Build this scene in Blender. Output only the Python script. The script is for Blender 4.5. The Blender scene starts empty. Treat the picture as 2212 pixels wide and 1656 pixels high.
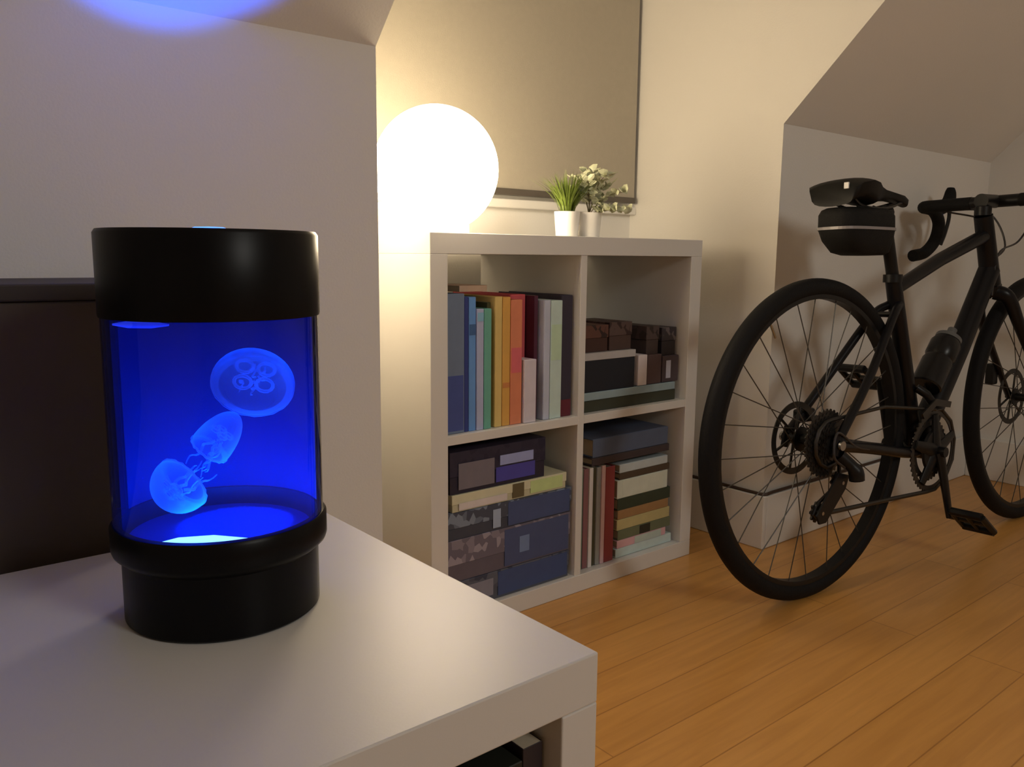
import bpy, bmesh, math, random
import numpy as np
from mathutils import Vector, Matrix
random.seed(7)
PI = math.pi
sc = bpy.context.scene
COL = sc.collection

# ------------------------------------------------------------------ camera
CX, CY, CZ = -0.8440, -1.2505, 0.7298
YAW, PITCH, ROLL, FPX = 0.6918, 0.1518, 0.0096, 1805.19
def cam_axes():
    f = Vector((math.sin(YAW)*math.cos(PITCH), math.cos(YAW)*math.cos(PITCH), -math.sin(PITCH)))
    r = Vector((math.cos(YAW), -math.sin(YAW), 0)); u = r.cross(f)
    c, s = math.cos(ROLL), math.sin(ROLL)
    return c*r+s*u, -s*r+c*u, f
r_, u_, f_ = cam_axes()
cam = bpy.data.objects.new('camera', bpy.data.cameras.new('camera'))
COL.objects.link(cam)
M = Matrix((r_, u_, -f_)).transposed().to_4x4(); M.translation = Vector((CX, CY, CZ))
cam.matrix_world = M
cam.data.sensor_width = 36; cam.data.lens = FPX/2212*36; cam.data.clip_start = .02
sc.camera = cam
sc.view_settings.view_transform = 'Standard'; sc.view_settings.look = 'None'
sc.view_settings.gamma = 1; sc.view_settings.exposure = 0.0
sc.view_settings.use_curve_mapping = False

# ------------------------------------------------------------------ light
w = bpy.data.worlds.new('world'); sc.world = w; w.use_nodes = True
w.node_tree.nodes['Background'].inputs[0].default_value = (1, .86, .70, 1)
w.node_tree.nodes['Background'].inputs[1].default_value = 0.02
def area(name, loc, rot, size, power, color, spread=180):
    l = bpy.data.lights.new(name, 'AREA'); l.shape = 'DISK'; l.size = size; l.energy = power; l.color = color
    l.spread = math.radians(spread)
    o = bpy.data.objects.new(name, l); COL.objects.link(o); o.location = loc; o.rotation_euler = rot
    return o
# unseen fill light, added above and behind the viewer to brighten the room
area('room_fill_light', (0.10, -3.2, 1.85), (math.radians(50), 0, 0), 0.7, 16, (1.0, .98, .90))
GLOBE_E = 20.0
LED = (0.0, 0.13, 1.0)

# ------------------------------------------------------------------ helpers
def lin(c):
    c = c/255.0
    return c/12.92 if c <= .04045 else ((c+.055)/1.055)**2.4
def seen(r, g, b, k=1.0, ref=(135, 122, 108), wb=.75):
    """albedo of a thing whose photo colour is r,g,b, from the white board beside it"""
    c = [lin(v)/lin(w_)*wb*k for v, w_ in zip((r, g, b), ref)]; g = .3*c[0]+.5*c[1]+.2*c[2]
    c = [(v*.82+g*.18)*.86 for v in c]; m = max(1, max(c)/.80)
    return tuple(v/m for v in c)
MATS = {}
def mat(name, color=(.8,.8,.8), rough=.5, metal=0.0, spec=.5, coat=0.0, emit=None, estr=0.0, noise=0.0, nscale=20, bump=0.0, bscale=200, trans=0.0, sheen=0.0):
    if name in MATS: return MATS[name]
    m = bpy.data.materials.new(name); m.use_nodes = True; nt = m.node_tree; b = nt.nodes['Principled BSDF']
    b.inputs['Base Color'].default_value = (*color, 1); b.inputs['Roughness'].default_value = rough
    b.inputs['Metallic'].default_value = metal; b.inputs['Specular IOR Level'].default_value = spec
    b.inputs['Coat Weight'].default_value = coat; b.inputs['Coat Roughness'].default_value = .15
    if emit: b.inputs['Emission Color'].default_value = (*emit, 1); b.inputs['Emission Strength'].default_value = estr
    tc = nt.nodes.new('ShaderNodeTexCoord')
    if noise > 0:
        n = nt.nodes.new('ShaderNodeTexNoise'); n.inputs['Scale'].default_value = nscale; n.inputs['Detail'].default_value = 5
        nt.links.new(tc.outputs['Object'], n.inputs['Vector'])
        mx = nt.nodes.new('ShaderNodeMix'); mx.data_type = 'RGBA'
        mx.inputs[6].default_value = (*[c*(1-noise) for c in color], 1); mx.inputs[7].default_value = (*[min(1, c*(1+noise)) for c in color], 1)
        nt.links.new(n.outputs['Fac'], mx.inputs[0]); nt.links.new(mx.outputs[2], b.inputs['Base Color'])
    if bump > 0:
        n = nt.nodes.new('ShaderNodeTexNoise'); n.inputs['Scale'].default_value = bscale; n.inputs['Detail'].default_value = 3
        nt.links.new(tc.outputs['Object'], n.inputs['Vector'])
        bp = nt.nodes.new('ShaderNodeBump'); bp.inputs['Strength'].default_value = bump; bp.inputs['Distance'].default_value = .002
        nt.links.new(n.outputs['Fac'], bp.inputs['Height']); nt.links.new(bp.outputs['Normal'], b.inputs['Normal'])
    MATS[name] = m
    return m
def cmat(rgb, rough=.55, k=1.0, noise=.12, pattern=None):
    """a printed cover: seen colour, slightly mottled; pattern = second colour in blotches"""
    key = 'cover_%d_%d_%d_%s_%.2f' % (*rgb, str(pattern), k)
    if key in MATS: return MATS[key]
    c = seen(*rgb, k)
    m = mat(key, c, rough, noise=noise, nscale=35)
    if pattern:
        nt = m.node_tree; b = nt.nodes['Principled BSDF']
        tc = nt.nodes.new('ShaderNodeTexCoord'); v = nt.nodes.new('ShaderNodeTexVoronoi'); v.inputs['Scale'].default_value = 60
        nt.links.new(tc.outputs['Object'], v.inputs['Vector'])
        rp = nt.nodes.new('ShaderNodeValToRGB'); rp.color_ramp.interpolation = 'CONSTANT'
        c2 = seen(*pattern, k)
        e = rp.color_ramp.elements
        e[0].position = 0; e[0].color = (*c, 1); e[1].position = .55; e[1].color = (*[(a+b2)/2 for a, b2 in zip(c, c2)], 1)
        e3 = e.new(.78); e3.color = (*c2, 1)
        sp = nt.nodes.new('ShaderNodeSeparateColor'); nt.links.new(v.outputs['Color'], sp.inputs[0])
        nt.links.new(sp.outputs[0], rp.inputs[0]); nt.links.new(rp.outputs[0], b.inputs['Base Color'])
    return m

class MB:
    def __init__(s): s.bm = bmesh.new()
    def box(s, a, b):
        (x0, y0, z0), (x1, y1, z1) = a, b
        v = [s.bm.verts.new(p) for p in ((x0,y0,z0),(x1,y0,z0),(x1,y1,z0),(x0,y1,z0),(x0,y0,z1),(x1,y0,z1),(x1,y1,z1),(x0,y1,z1))]
        for f in ((0,3,2,1),(4,5,6,7),(0,1,5,4),(1,2,6,5),(2,3,7,6),(3,0,4,7)): s.bm.faces.new([v[i] for i in f])
        return s
    def prism(s, poly, axis, a, b):
        """poly of 2-D points extruded along axis ('x': (y,z), 'y': (x,z), 'z': (x,y))"""
        def P(p, t): return {'x': (t, p[0], p[1]), 'y': (p[0], t, p[1]), 'z': (p[0], p[1], t)}[axis]
        A = [s.bm.verts.new(P(p, a)) for p in poly]; B = [s.bm.verts.new(P(p, b)) for p in poly]
        n = len(poly)
        s.bm.faces.new(A); s.bm.faces.new(B[::-1])
        for i in range(n): s.bm.faces.new((A[i], B[i], B[(i+1) % n], A[(i+1) % n]))
        return s
    def tube(s, pts, r, n=12, cap=True, closed=False, flat=1.0):
        pts = [Vector(p) for p in pts]; rs = r if isinstance(r, (list, tuple)) else [r]*len(pts)
        rings = []; up = None; N = len(pts)
        for i, p in enumerate(pts):
            if closed: t = (pts[(i+1) % N]-pts[i-1]).normalized()
            else: t = (pts[min(i+1, N-1)]-pts[max(i-1, 0)]).normalized()
            if up is None: up = Vector((0,0,1)) if abs(t.z) < .9 else Vector((1,0,0))
            a = t.cross(up).normalized(); up = a.cross(t).normalized()
            rings.append([s.bm.verts.new(p+rs[i]*(math.cos(2*PI*k/n)*a*flat+math.sin(2*PI*k/n)*up)) for k in range(n)])
        for i in range(N if closed else N-1):
            A, B = rings[i], rings[(i+1) % N]
            for k in range(n): s.bm.faces.new((A[k], A[(k+1) % n], B[(k+1) % n], B[k]))
        if cap and not closed: s.bm.faces.new(rings[0][::-1]); s.bm.faces.new(rings[-1])
        return s
    def lathe(s, prof, n=48, c=(0,0,0), axis='z', closed=False):
        """prof: (radius, height) pairs; axis z or y"""
        rings = []; c = Vector(c)
        for r, h in prof:
            if r < 1e-6: 
                q = Vector((0,0,h)) if axis == 'z' else Vector((0,h,0))
                rings.append([s.bm.verts.new(c+q)]); continue
            ring = []
            for k in range(n):
                a = 2*PI*k/n
                q = Vector((r*math.cos(a), r*math.sin(a), h)) if axis == 'z' else Vector((r*math.cos(a), h, r*math.sin(a)))
                ring.append(s.bm.verts.new(c+q))
            rings.append(ring)
        L = len(rings)
        for i in range(L if closed else L-1):
            A, B = rings[i], rings[(i+1) % L]
            if len(A) == 1 and len(B) == 1: continue
            for k in range(n):
                k2 = (k+1) % n
                if len(A) == 1: s.bm.faces.new((A[0], B[k2], B[k]))
                elif len(B) == 1: s.bm.faces.new((A[k], A[k2], B[0]))
                else: s.bm.faces.new((A[k], A[k2], B[k2], B[k]))
        return s
    def face(s, pts):
        s.bm.faces.new([s.bm.verts.new(p) for p in pts]); return s
    def build(s, name, m, parent=None, bevel=0.0, smooth=True, angle=35, segs=2, xf=None):
        bmesh.ops.recalc_face_normals(s.bm, faces=s.bm.faces[:])
        if xf is not None: bmesh.ops.transform(s.bm, matrix=xf, verts=s.bm.verts[:])
        me = bpy.data.meshes.new(name); s.bm.to_mesh(me); s.bm.free()
        me.materials.append(m)
        if smooth and bevel == 0:
            me.polygons.foreach_set('use_smooth', [True]*len(me.polygons)); me.set_sharp_from_angle(angle=math.radians(angle))
        o = bpy.data.objects.new(name, me); COL.objects.link(o)
        if parent: o.parent = parent
        if bevel > 0:
            b = o.modifiers.new('bevel', 'BEVEL'); b.width = bevel; b.segments = segs; b.limit_method = 'ANGLE'; b.angle_limit = math.radians(40)
        return o
def tag(o, label=None, cat=None, group=None, kind=None):
    if label: o['label'] = label
    if cat: o['category'] = cat
    if group: o['group'] = group
    if kind: o['kind'] = kind
    return o
def thing(name, label, cat, loc=(0,0,0), group=None):
    o = bpy.data.objects.new(name, None); o.empty_display_size = .05; COL.objects.link(o); o.location = loc
    return tag(o, label, cat, group)
def struct(name, mb, m, label, cat, **k):
    return tag(mb.build(name, m, None, **k), label, cat, None, 'structure')
def arc(c, r, a0, a1, n, plane='xz', y=0):
    out = []
    for i in range(n+1):
        a = math.radians(a0+(a1-a0)*i/n)
        out.append((c[0]+r*math.cos(a), y, c[1]+r*math.sin(a)) if plane == 'xz' else (c[0]+r*math.cos(a), c[1]+r*math.sin(a), y))
    return out
def bez(P, n=16):
    """Catmull-Rom through the points"""
    P = [Vector(p) for p in P]; P = [2*P[0]-P[1]]+P+[2*P[-1]-P[-2]]; out = []
    for i in range(1, len(P)-2):
        for k in range(n):
            t = k/n; a, b, c, d = P[i-1:i+3]
            out.append(.5*((2*b)+(-a+c)*t+(2*a-5*b+4*c-d)*t*t+(-a+3*b-3*c+d)*t**3))
    out.append(P[-2]); return out

# ------------------------------------------------------------------ room materials
WALL = mat('white_wall_paint', (.83, .81, .77), .85, spec=.25, noise=.02, nscale=3, bump=.15, bscale=260)
CEILM = WALL
TRIM = mat('white_trim_paint', (.82, .80, .76), .45)
def floor_mat():
    m = bpy.data.materials.new('oak_laminate'); m.use_nodes = True; nt = m.node_tree; b = nt.nodes['Principled BSDF']
    N = nt.nodes.new; L = nt.links.new
    tc = N('ShaderNodeTexCoord')
    br = N('ShaderNodeTexBrick'); br.inputs['Scale'].default_value = 1; br.inputs['Brick Width'].default_value = 1.2; br.inputs['Row Height'].default_value = .095
    br.inputs['Mortar Size'].default_value = .0012; br.inputs['Color1'].default_value = (.72, .37, .100, 1); br.inputs['Color2'].default_value = (.66, .33, .083, 1)
    br.inputs['Mortar'].default_value = (.46, .21, .05, 1); br.inputs['Bias'].default_value = 0; br.offset = .37
    L(tc.outputs['Object'], br.inputs['Vector'])
    mp = N('ShaderNodeMapping'); mp.inputs['Scale'].default_value = (1.5, 22, 1); L(tc.outputs['Object'], mp.inputs['Vector'])
    n = N('ShaderNodeTexNoise'); n.inputs['Scale'].default_value = 2.5; n.inputs['Detail'].default_value = 8; n.inputs['Distortion'].default_value = .6
    L(mp.outputs[0], n.inputs['Vector'])
    mx = N('ShaderNodeMix'); mx.data_type = 'RGBA'; mx.blend_type = 'MULTIPLY'; mx.inputs[0].default_value = .55
    rp = N('ShaderNodeValToRGB'); rp.color_ramp.elements[0].color = (.80, .74, .66, 1); rp.color_ramp.elements[0].position = .3; rp.color_ramp.elements[1].color = (1.1, 1.1, 1.1, 1); rp.color_ramp.elements[1].position = .65
    L(n.outputs['Fac'], rp.inputs[0]); L(br.outputs['Color'], mx.inputs[6]); L(rp.outputs[0], mx.inputs[7]); L(mx.outputs[2], b.inputs['Base Color'])
    b.inputs['Roughness'].default_value = .30; b.inputs['Specular IOR Level'].default_value = .5
    bp = N('ShaderNodeBump'); bp.inputs['Strength'].default_value = .12; bp.inputs['Distance'].default_value = .001
    L(n.outputs['Fac'], bp.inputs['Height']); L(bp.outputs[0], b.inputs['Normal'])
    return m
FLOORM = floor_mat()

# ------------------------------------------------------------------ room
YK, HK = -0.0808, 1.044           # knee wall plane, its height
XL, XR, YD = -0.1525, 0.9517, 0.400   # dormer cheeks and its back wall
XD, XW = 2.145, -2.7              # right and left gable walls
HC, HD, YB = 2.38, 2.20, -3.9
def ys(z): return YK-(z-HK)       # where the 45 degree slope has height z
struct('floor', MB().box((XW-.1, YB-.1, -.1), (XD+.1, YD+.1, 0)), FLOORM, 'glossy orange oak laminate floor', 'floor', smooth=False)
struct('wall_knee_left', MB().box((XW, YK, 0), (XL-.10, YK+.10, HK)), WALL, 'low white knee wall behind the blue jellyfish lamp', 'wall', smooth=False)
struct('wall_knee_right', MB().box((XR+.10, YK, 0), (XD, YK+.10, HK)), WALL, 'low white knee wall behind the bicycle', 'wall', smooth=False)
cheek = [(YK, 0), (YD, 0), (YD, HD), (ys(HD), HD), (YK, HK)]
struct('wall_dormer_left', MB().prism(cheek, 'x', XL-.10, XL), WALL, 'left cheek wall of the dormer niche', 'wall', smooth=False)
struct('wall_dormer_right', MB().prism(cheek, 'x', XR, XR+.10), WALL, 'warmly lit right cheek wall of the dormer niche', 'wall', smooth=False)
struct('wall_dormer_back', MB().box((XL-.1, YD, 0), (XR+.1, YD+.1, HD)), WALL, 'back wall of the dormer niche behind the bookcase', 'wall', smooth=False)
struct('ceiling_dormer', MB().box((XL-.1, ys(HD)+.0, HD), (XR+.1, YD+.1, HD+.08)), CEILM, 'flat ceiling of the dormer niche', 'ceiling', smooth=False)
slope = [(YK, HK), (ys(HC), HC), (ys(HC)+.0, HC+.12), (YK+.10, HK+.02)]
struct('ceiling_slope_left', MB().prism(slope, 'x', XW, XL-.10), CEILM, 'sloping attic ceiling on the left, tinted blue by the lamp', 'ceiling', smooth=False)
struct('ceiling_slope_right', MB().prism(slope, 'x', XR+.10, XD), CEILM, 'sloping attic ceiling above the bicycle', 'ceiling', smooth=False)
struct('ceiling_slope_top', MB().prism([(ys(HD), HD), (ys(HC), HC), (ys(HC), HC+.12), (ys(HD), HD+.12)], 'x', XL-.10, XR+.10), CEILM, 'sloping attic ceiling above the dormer opening', 'ceiling', smooth=False)
struct('ceiling', MB().box((XW-.1, YB-.1, HC), (XD+.1, ys(HC), HC+.1)), CEILM, 'flat attic ceiling behind the viewer', 'ceiling', smooth=False)
struct('wall_right', MB().box((XD, YB-.1, 0), (XD+.1, YD, HC)), WALL, 'white gable wall at the right edge', 'wall', smooth=False)
struct('wall_left', MB().box((XW-.1, YB-.1, 0), (XW, YD, HC)), WALL, 'white gable wall far left', 'wall', smooth=False)
struct('wall_back', MB().box((XW, YB-.1, 0), (XD, YB, HC)), WALL, 'white wall behind the viewer', 'wall', smooth=False)
BH = .138
struct('baseboard_dormer', MB().box((XR-.014, YK-.014, 0), (XR, YD, BH)), TRIM, 'white baseboard on the dormer cheek beside the bookcase', 'baseboard', bevel=.003)
struct('baseboard_knee', MB().box((XR, YK-.014, 0), (XD, YK, BH)), TRIM, 'white baseboard of the knee wall behind the bicycle', 'baseboard', bevel=.003)
struct('baseboard_right', MB().box((XD-.014, YB, 0), (XD, YK-.014, BH)), TRIM, 'white baseboard of the right gable wall', 'baseboard', bevel=.003)
struct('baseboard_left', MB().box((XW, YK-.014, 0), (XL, YK, BH)), TRIM, 'white baseboard of the knee wall behind the low unit', 'baseboard', bevel=.003)
struct('trim_windowsill', MB().box((XL, .376, .846), (XR, YD, .868)), TRIM, 'white window sill board behind the globe lamp and plants', 'window sill', bevel=.003)
# shadow gap above the baseboard, modelled as a thin dark tube
tag(MB().tube(bez([(XR-.006, .30, BH+.004), (XR-.008, .1, BH+.004), (XR-.009, YK+.03, BH+.004), (XR-.002, YK-.008, BH+.004), (XR+.05, YK-.008, BH+.0045), (XR+.3, YK-.008, BH+.004), (XR+.62, YK-.007, BH+.004)], 8), .004, 8).build('shadow_gap', mat('dark_shadow_gap', (.05,.025,.015), .5)),
    'thin dark brown line of shade along the baseboard top behind the rear wheel', 'shadow_gap')
# roller blind
t = thing('roller_blind', 'plain beige roller blind lowered over the dormer window, dark bottom rail', 'blind', (.4, .372, .88))
BL = mat('beige_blind_fabric', (.44, .40, .325), .9, spec=.1, noise=.05, nscale=60, bump=.2, bscale=500)
MB().box((XL+.012-.4, 0, .012), (XR-.016-.4, .002, 1.22)).build('blind_fabric', BL, t, smooth=False)
MB().box((XL+.012-.4, -.006, -.004), (XR-.016-.4, .008, .012)).build('bottom_rail', mat('dark_rail', (.10,.085,.07), .4), t, bevel=.002)
MB().tube([(XL+.008-.4, .005, 1.24), (XR-.012-.4, .005, 1.24)], .022, 20).build('roller_tube', TRIM, t)

# ------------------------------------------------------------------ bookcase 2x2
LAM = mat('white_laminate', (.80, .785, .76), .34, spec=.5, bump=.03, bscale=400)
S, T, D = .77, .0385, .345
t = thing('bookcase', 'white square bookcase with four open cubes standing in the dormer niche', 'bookcase', (0,0,0))
MB().box((0,0,S-T), (S,D,S)).build('top_board', LAM, t, bevel=.0012)
MB().box((0,0,0), (S,D,T)).build('bottom_board', LAM, t, bevel=.0012)
MB().box((0,0,T), (T,D,S-T)).build('side_panel', LAM, t, bevel=.0012)
MB().box((S-T,0,T), (S,D,S-T)).build('side_panel', LAM, t, bevel=.0012)
MB().box((.376,.002,T), (.394,D-.002,S-T)).build('divider', LAM, t, bevel=.0008)
MB().box((T,.002,.376), (.376,D-.002,.394)).build('shelf', LAM, t, bevel=.0008)
MB().box((.394,.002,.376), (S-T,D-.002,.394)).build('shelf', LAM, t, bevel=.0008)

PAGES = mat('book_pages', (.62, .55, .42), .9, noise=.08, nscale=300)
EPS = .0006
def book(x0, x1, z0, z1, y0, depth, rgb, label, group, lying=False, band=None, soft=False, k=.95, pattern=None):
    """upright: spine x0..x1 wide, z0..z1 high; lying: spine is x0..x1 long, z0..z1 thick; the spine faces the room"""
    x0 += EPS; x1 -= EPS; z0 += .0004
    th, h = ((x1-x0), (z1-z0)) if not lying else ((z1-z0), (x1-x0))
    cv = min(.0028, th*.16) if not soft else .0009
    def mp(a, d, c):   # thickness, depth, height -> local
        return (a, d, c) if not lying else (c, d, a)
    def bx(mb, a, b):
        p, q = mp(*a), mp(*b); mb.box(tuple(min(u, v) for u, v in zip(p, q)), tuple(max(u, v) for u, v in zip(p, q)))
    mb = MB(); bx(mb, (0,0,0), (th, cv, h)); bx(mb, (0,cv,0), (cv,depth,h)); bx(mb, (th-cv,cv,0), (th,depth,h))
    o = mb.build('book', cmat(rgb, k=k, pattern=pattern), None, bevel=min(.0012, cv*.4), segs=1)
    o.location = (x0, y0, z0); tag(o, label, 'book', group)
    ins = .003 if not soft else 0.0003
    mb = MB(); bx(mb, (cv+.0002, cv+.0004, ins), (th-cv-.0002, depth-ins-.001, h-ins)); mb.build('page_block', PAGES, o, smooth=False)
    if band:
        (a, b, c) = band   # from, to (fraction of height), colour
        mb = MB(); bx(mb, (th*.06, -.0006, h*a), (th*.94, .0, h*b)); mb.build('spine_label', cmat(c, k=k), o, smooth=False)
    return o
def carton(x0, x1, z0, z1, y0, depth, rgb, label, cat, group, name='game_box', lid=.6, lidrgb=None, pic=None, k=.95, pattern=None):
    o = thing(name, label, cat, ((x0+x1)/2, y0, z0), group)
    wx = (x1-x0)/2; h = z1-z0; s = h*(1-lid)
    MB().box((-wx+.0015, .0015, 0), (wx-.0015, depth-.0015, s+.001)).build('box_base', cmat(rgb, k=k*.8), o, bevel=.0006, segs=1)
    MB().box((-wx, 0, s+.0012), (wx, depth, h)).build('box_lid', cmat(lidrgb or rgb, k=k, pattern=pattern), o, bevel=.0008, segs=1)
    for i_, (a, b, c, d, col) in enumerate(pic or []):
        MB().box((-wx+2*wx*a, -.0006-.0005*i_, h*c), (-wx+2*wx*b, -.0001-.0005*i_, h*d)).build('printed_panel', cmat(col, k=k), o, smooth=False)
    return o
def plain_box(name, x0, x1, z0, z1, y0, depth, rgb, label, cat, group=None, k=.95, panel=None):
    o = MB().box((0,0,0), (x1-x0, depth, z1-z0)).build(name, cmat(rgb, k=k), None, bevel=.0015)
    o.location = (x0, y0, z0+.0004); tag(o, label, cat, group)
    if panel:
        a, b, c, d, col = panel
        MB().box(((x1-x0)*a, -.0007, (z1-z0)*c), ((x1-x0)*b, -.0001, (z1-z0)*d)).build('label_sticker', cmat(col, k=k), o, smooth=False)
    return o

# upper left cube: standing books, spines to the room
Z1 = .394; g = 'books standing in the upper left cube'
book(.0395,.087,Z1,.659,.014,.22,(72,78,88),'thick slate-blue book, leftmost in the upper left cube',g,band=(.02,.42,(38,48,88)))
book(.087,.098,Z1,.652,.016,.20,(24,34,78),'thin navy book second from left in upper left cube',g)
book(.098,.1155,Z1,.652,.016,.20,(62,104,142),'mid-blue book between the navy and the lilac-grey spine',g,band=(.72,.80,(30,60,90)))
book(.1155,.133,Z1,.629,.014,.19,(128,122,134),'short lilac-grey book between blue and green spines',g,band=(.90,.97,(120,165,175)))
book(.133,.152,Z1,.629,.014,.19,(62,112,88),'short green book in the upper left cube',g)
book(.152,.161,Z1,.640,.030,.18,(50,45,14),'thin dark olive book between the green and yellow ones',g,soft=True)
book(.161,.180,Z1,.651,.016,.20,(178,138,58),'pale yellow book beside the amber one',g)
book(.180,.2005,Z1,.650,.016,.20,(200,132,22),'amber-yellow book beside the orange one',g,band=(.30,.34,(150,80,20)))
book(.2005,.2312,Z1,.644,.016,.21,(196,98,52),'orange book between the amber and red spines',g,band=(.42,.62,(170,60,60)))
book(.2314,.2725,Z1,.652,.056,.20,(165,48,50),'tall red book behind the small white box',g,band=(.0,.99,(150,46,46)))
plain_box('small_box',.234,.266,Z1,.523,.012,.040,(190,165,158),'small narrow pinkish-white box standing in front of the red book','box')
book(.2735,.284,Z1,.650,.030,.20,(58,16,30),'thin dark maroon book right of the red one',g,soft=True)
book(.287,.305,Z1,.641,.014,.20,(158,150,152),'light grey book in the upper left cube',g)
book(.305,.338,Z1,.640,.014,.21,(156,162,140),'thick pale grey-green book beside the black one',g,band=(.5,.8,(150,160,120)))
book(.339,.3725,Z1,.650,.020,.21,(34,26,34),'black book at the right end of upper left cube',g,band=(.0,.14,(70,8,20)))
book(.100,.168,.6598,.672,.05,.11,(150,112,80),'small peach-brown booklet lying on top of the standing books','',lying=True,soft=True)['group'] = 'loose booklet on the books'

# upper right cube: boxes and lying books
g = 'things stacked in the upper right cube'
book(.405,.716,Z1,.4195,.02,.22,(38,36,22),'dark olive book lying at the bottom of upper right cube','books lying in the upper right cube',lying=True)
book(.402,.712,.4195,.437,.018,.22,(98,106,100),'grey-teal book lying under the black box','books lying in the upper right cube',lying=True)
carton(.404,.572,.4375,.523,.02,.16,(16,18,24),'black box with a light grey lid in upper right cube','box',None,name='lidded_box',lid=.20,lidrgb=(128,114,102))
plain_box('small_box',.582,.612,.4375,.508,.02,.10,(178,155,142),'small whitish box standing between black box and dark brown box','box')
plain_box('small_box',.616,.664,.4375,.506,.022,.11,(62,42,38),'dark brown box standing right of the whitish box','box')
plain_box('small_box',.668,.726,.4375,.500,.022,.11,(52,38,38),'dark box with a small white label at right of cube','box',panel=(.22,.50,.15,.82,(150,140,142)))
carton(.412,.492,.5235,.582,.03,.12,(52,26,18),'dark red-brown box lying on the grey lid, left','box',None,name='small_carton',lid=.5,lidrgb=(66,34,22),pattern=(30,14,10))
carton(.495,.568,.5235,.586,.03,.12,(58,36,28),'dark brown box lying on the grey lid, right','box',None,name='small_carton',lid=.5,lidrgb=(60,40,32),pattern=(34,16,14))
carton(.618,.662,.5065,.572,.03,.09,(52,36,30),'dark brown carton on top of the dark brown box','box',None,name='small_carton',lid=.5,pattern=(26,16,14))
carton(.672,.724,.5005,.566,.03,.09,(34,26,26),'near-black carton on top of the box with white label','box',None,name='small_carton',lid=.5,pattern=(70,56,50))

# lower left cube: board game boxes
g = 'board game boxes stacked in the lower left cube'
carton(.048,.368,.0388,.098,.012,.30,(60,58,62),'dark grey and blue board game box at the bottom of stack','game box',g,pic=[(.38,.98,.1,.95,(36,48,74)),(.10,.34,.2,.8,(92,84,86))],pattern=(34,36,46))
carton(.042,.370,.0985,.184,.012,.30,(74,62,66),'pinkish-grey and navy board game box second from the bottom','game box',g,pic=[(.44,.98,.05,.95,(44,50,72)),(.56,.64,.3,.7,(74,84,104))],pattern=(108,92,92))
carton(.044,.372,.1845,.239,.012,.30,(46,46,52),'speckled charcoal and navy board game box under the yellow one','game box',g,pic=[(.46,.98,.05,.95,(42,50,74)),(.34,.40,.1,.8,(110,112,118))],pattern=(84,86,90))
carton(.056,.356,.2395,.274,.012,.28,(150,134,98),'flat yellow-beige game box in the middle of stack','game box',g,pic=[(.66,.96,.15,.9,(162,166,92)),(.50,.60,.1,.95,(70,56,30)),(.05,.45,.1,.5,(168,146,130))])
carton(.052,.296,.2745,.358,.014,.27,(28,22,34),'black and violet game box on top of the stack','game box',g,pic=[(.46,.88,.10,.46,(46,38,98)),(.50,.86,.50,.74,(110,108,132)),(.08,.44,.1,.72,(82,70,70))],pattern=(20,16,30))

# lower right cube
g = 'thin books standing in the lower right cube'
ZB = .0388
book(.3955,.416,ZB,.270,.02,.20,(72,76,58),'dark grey-green book, leftmost in the lower right cube',g)
book(.416,.432,ZB,.268,.02,.20,(96,54,50),'dull red-brown thin book near the left of lower right cube',g)
book(.432,.444,ZB,.268,.018,.20,(158,140,124),'thin off-white book in the lower right cube',g,soft=True)
book(.444,.457,ZB,.268,.022,.20,(48,42,22),'thin dark olive book in the lower right cube',g,soft=True)
book(.457,.471,ZB,.266,.02,.20,(104,96,84),'thin taupe book in the lower right cube',g)
book(.471,.483,ZB,.268,.018,.20,(168,126,116),'thin salmon-pink book beside the red one',g,soft=True)
book(.483,.516,ZB,.262,.02,.20,(112,34,34),'dark red book at the right end of the upright row',g,band=(.0,.99,(108,32,30)))
g = 'books lying in a pile in the lower right cube'
for (z0, z1, xa, xb, rgb, lab, bd) in [
    (.0388,.0605,.524,.722,(150,152,134),'pale grey-green book at the very bottom of pile',None),
    (.0605,.080,.528,.700,(176,120,112),'pink book second from bottom of pile',(.35,.9,(130,130,110))),
    (.080,.104,.530,.716,(74,72,44),'dark olive book low in the pile',(.4,.6,(30,26,16))),
    (.104,.130,.526,.712,(136,114,62),'mustard book in the middle of pile',None),
    (.130,.152,.528,.706,(116,76,34),'orange-brown book above the mustard one',None),
    (.152,.180,.526,.712,(34,38,22),'black-green book under the beige one',None),
    (.180,.224,.524,.700,(152,144,118),'thick beige book near the top of pile',(.1,.9,(160,150,122))),
    (.224,.240,.530,.706,(56,40,24),'thin dark brown book on the beige one',None),
    (.240,.260,.530,.698,(132,128,116),'light grey book under the dark brown album',None)]:
    book(xa, xb, z0, z1, .02, .20, rgb, lab, g, lying=True, band=bd, soft=False)
book(.440,.702,.2705,.288,.02,.21,(44,32,30),'dark brown album lying across the upright books','',lying=True)['group'] = 'large albums lying on top in the lower right cube'
book(.444,.698,.288,.330,.022,.21,(52,56,66),'thick slate-grey album topmost in the lower right cube','',lying=True,k=1.1)['group'] = 'large albums lying on top in the lower right cube'
for o in bpy.data.objects:
    if o.name.startswith('book') and o.get('group') in ('loose booklet on the books',): o['category'] = 'booklet'

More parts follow.
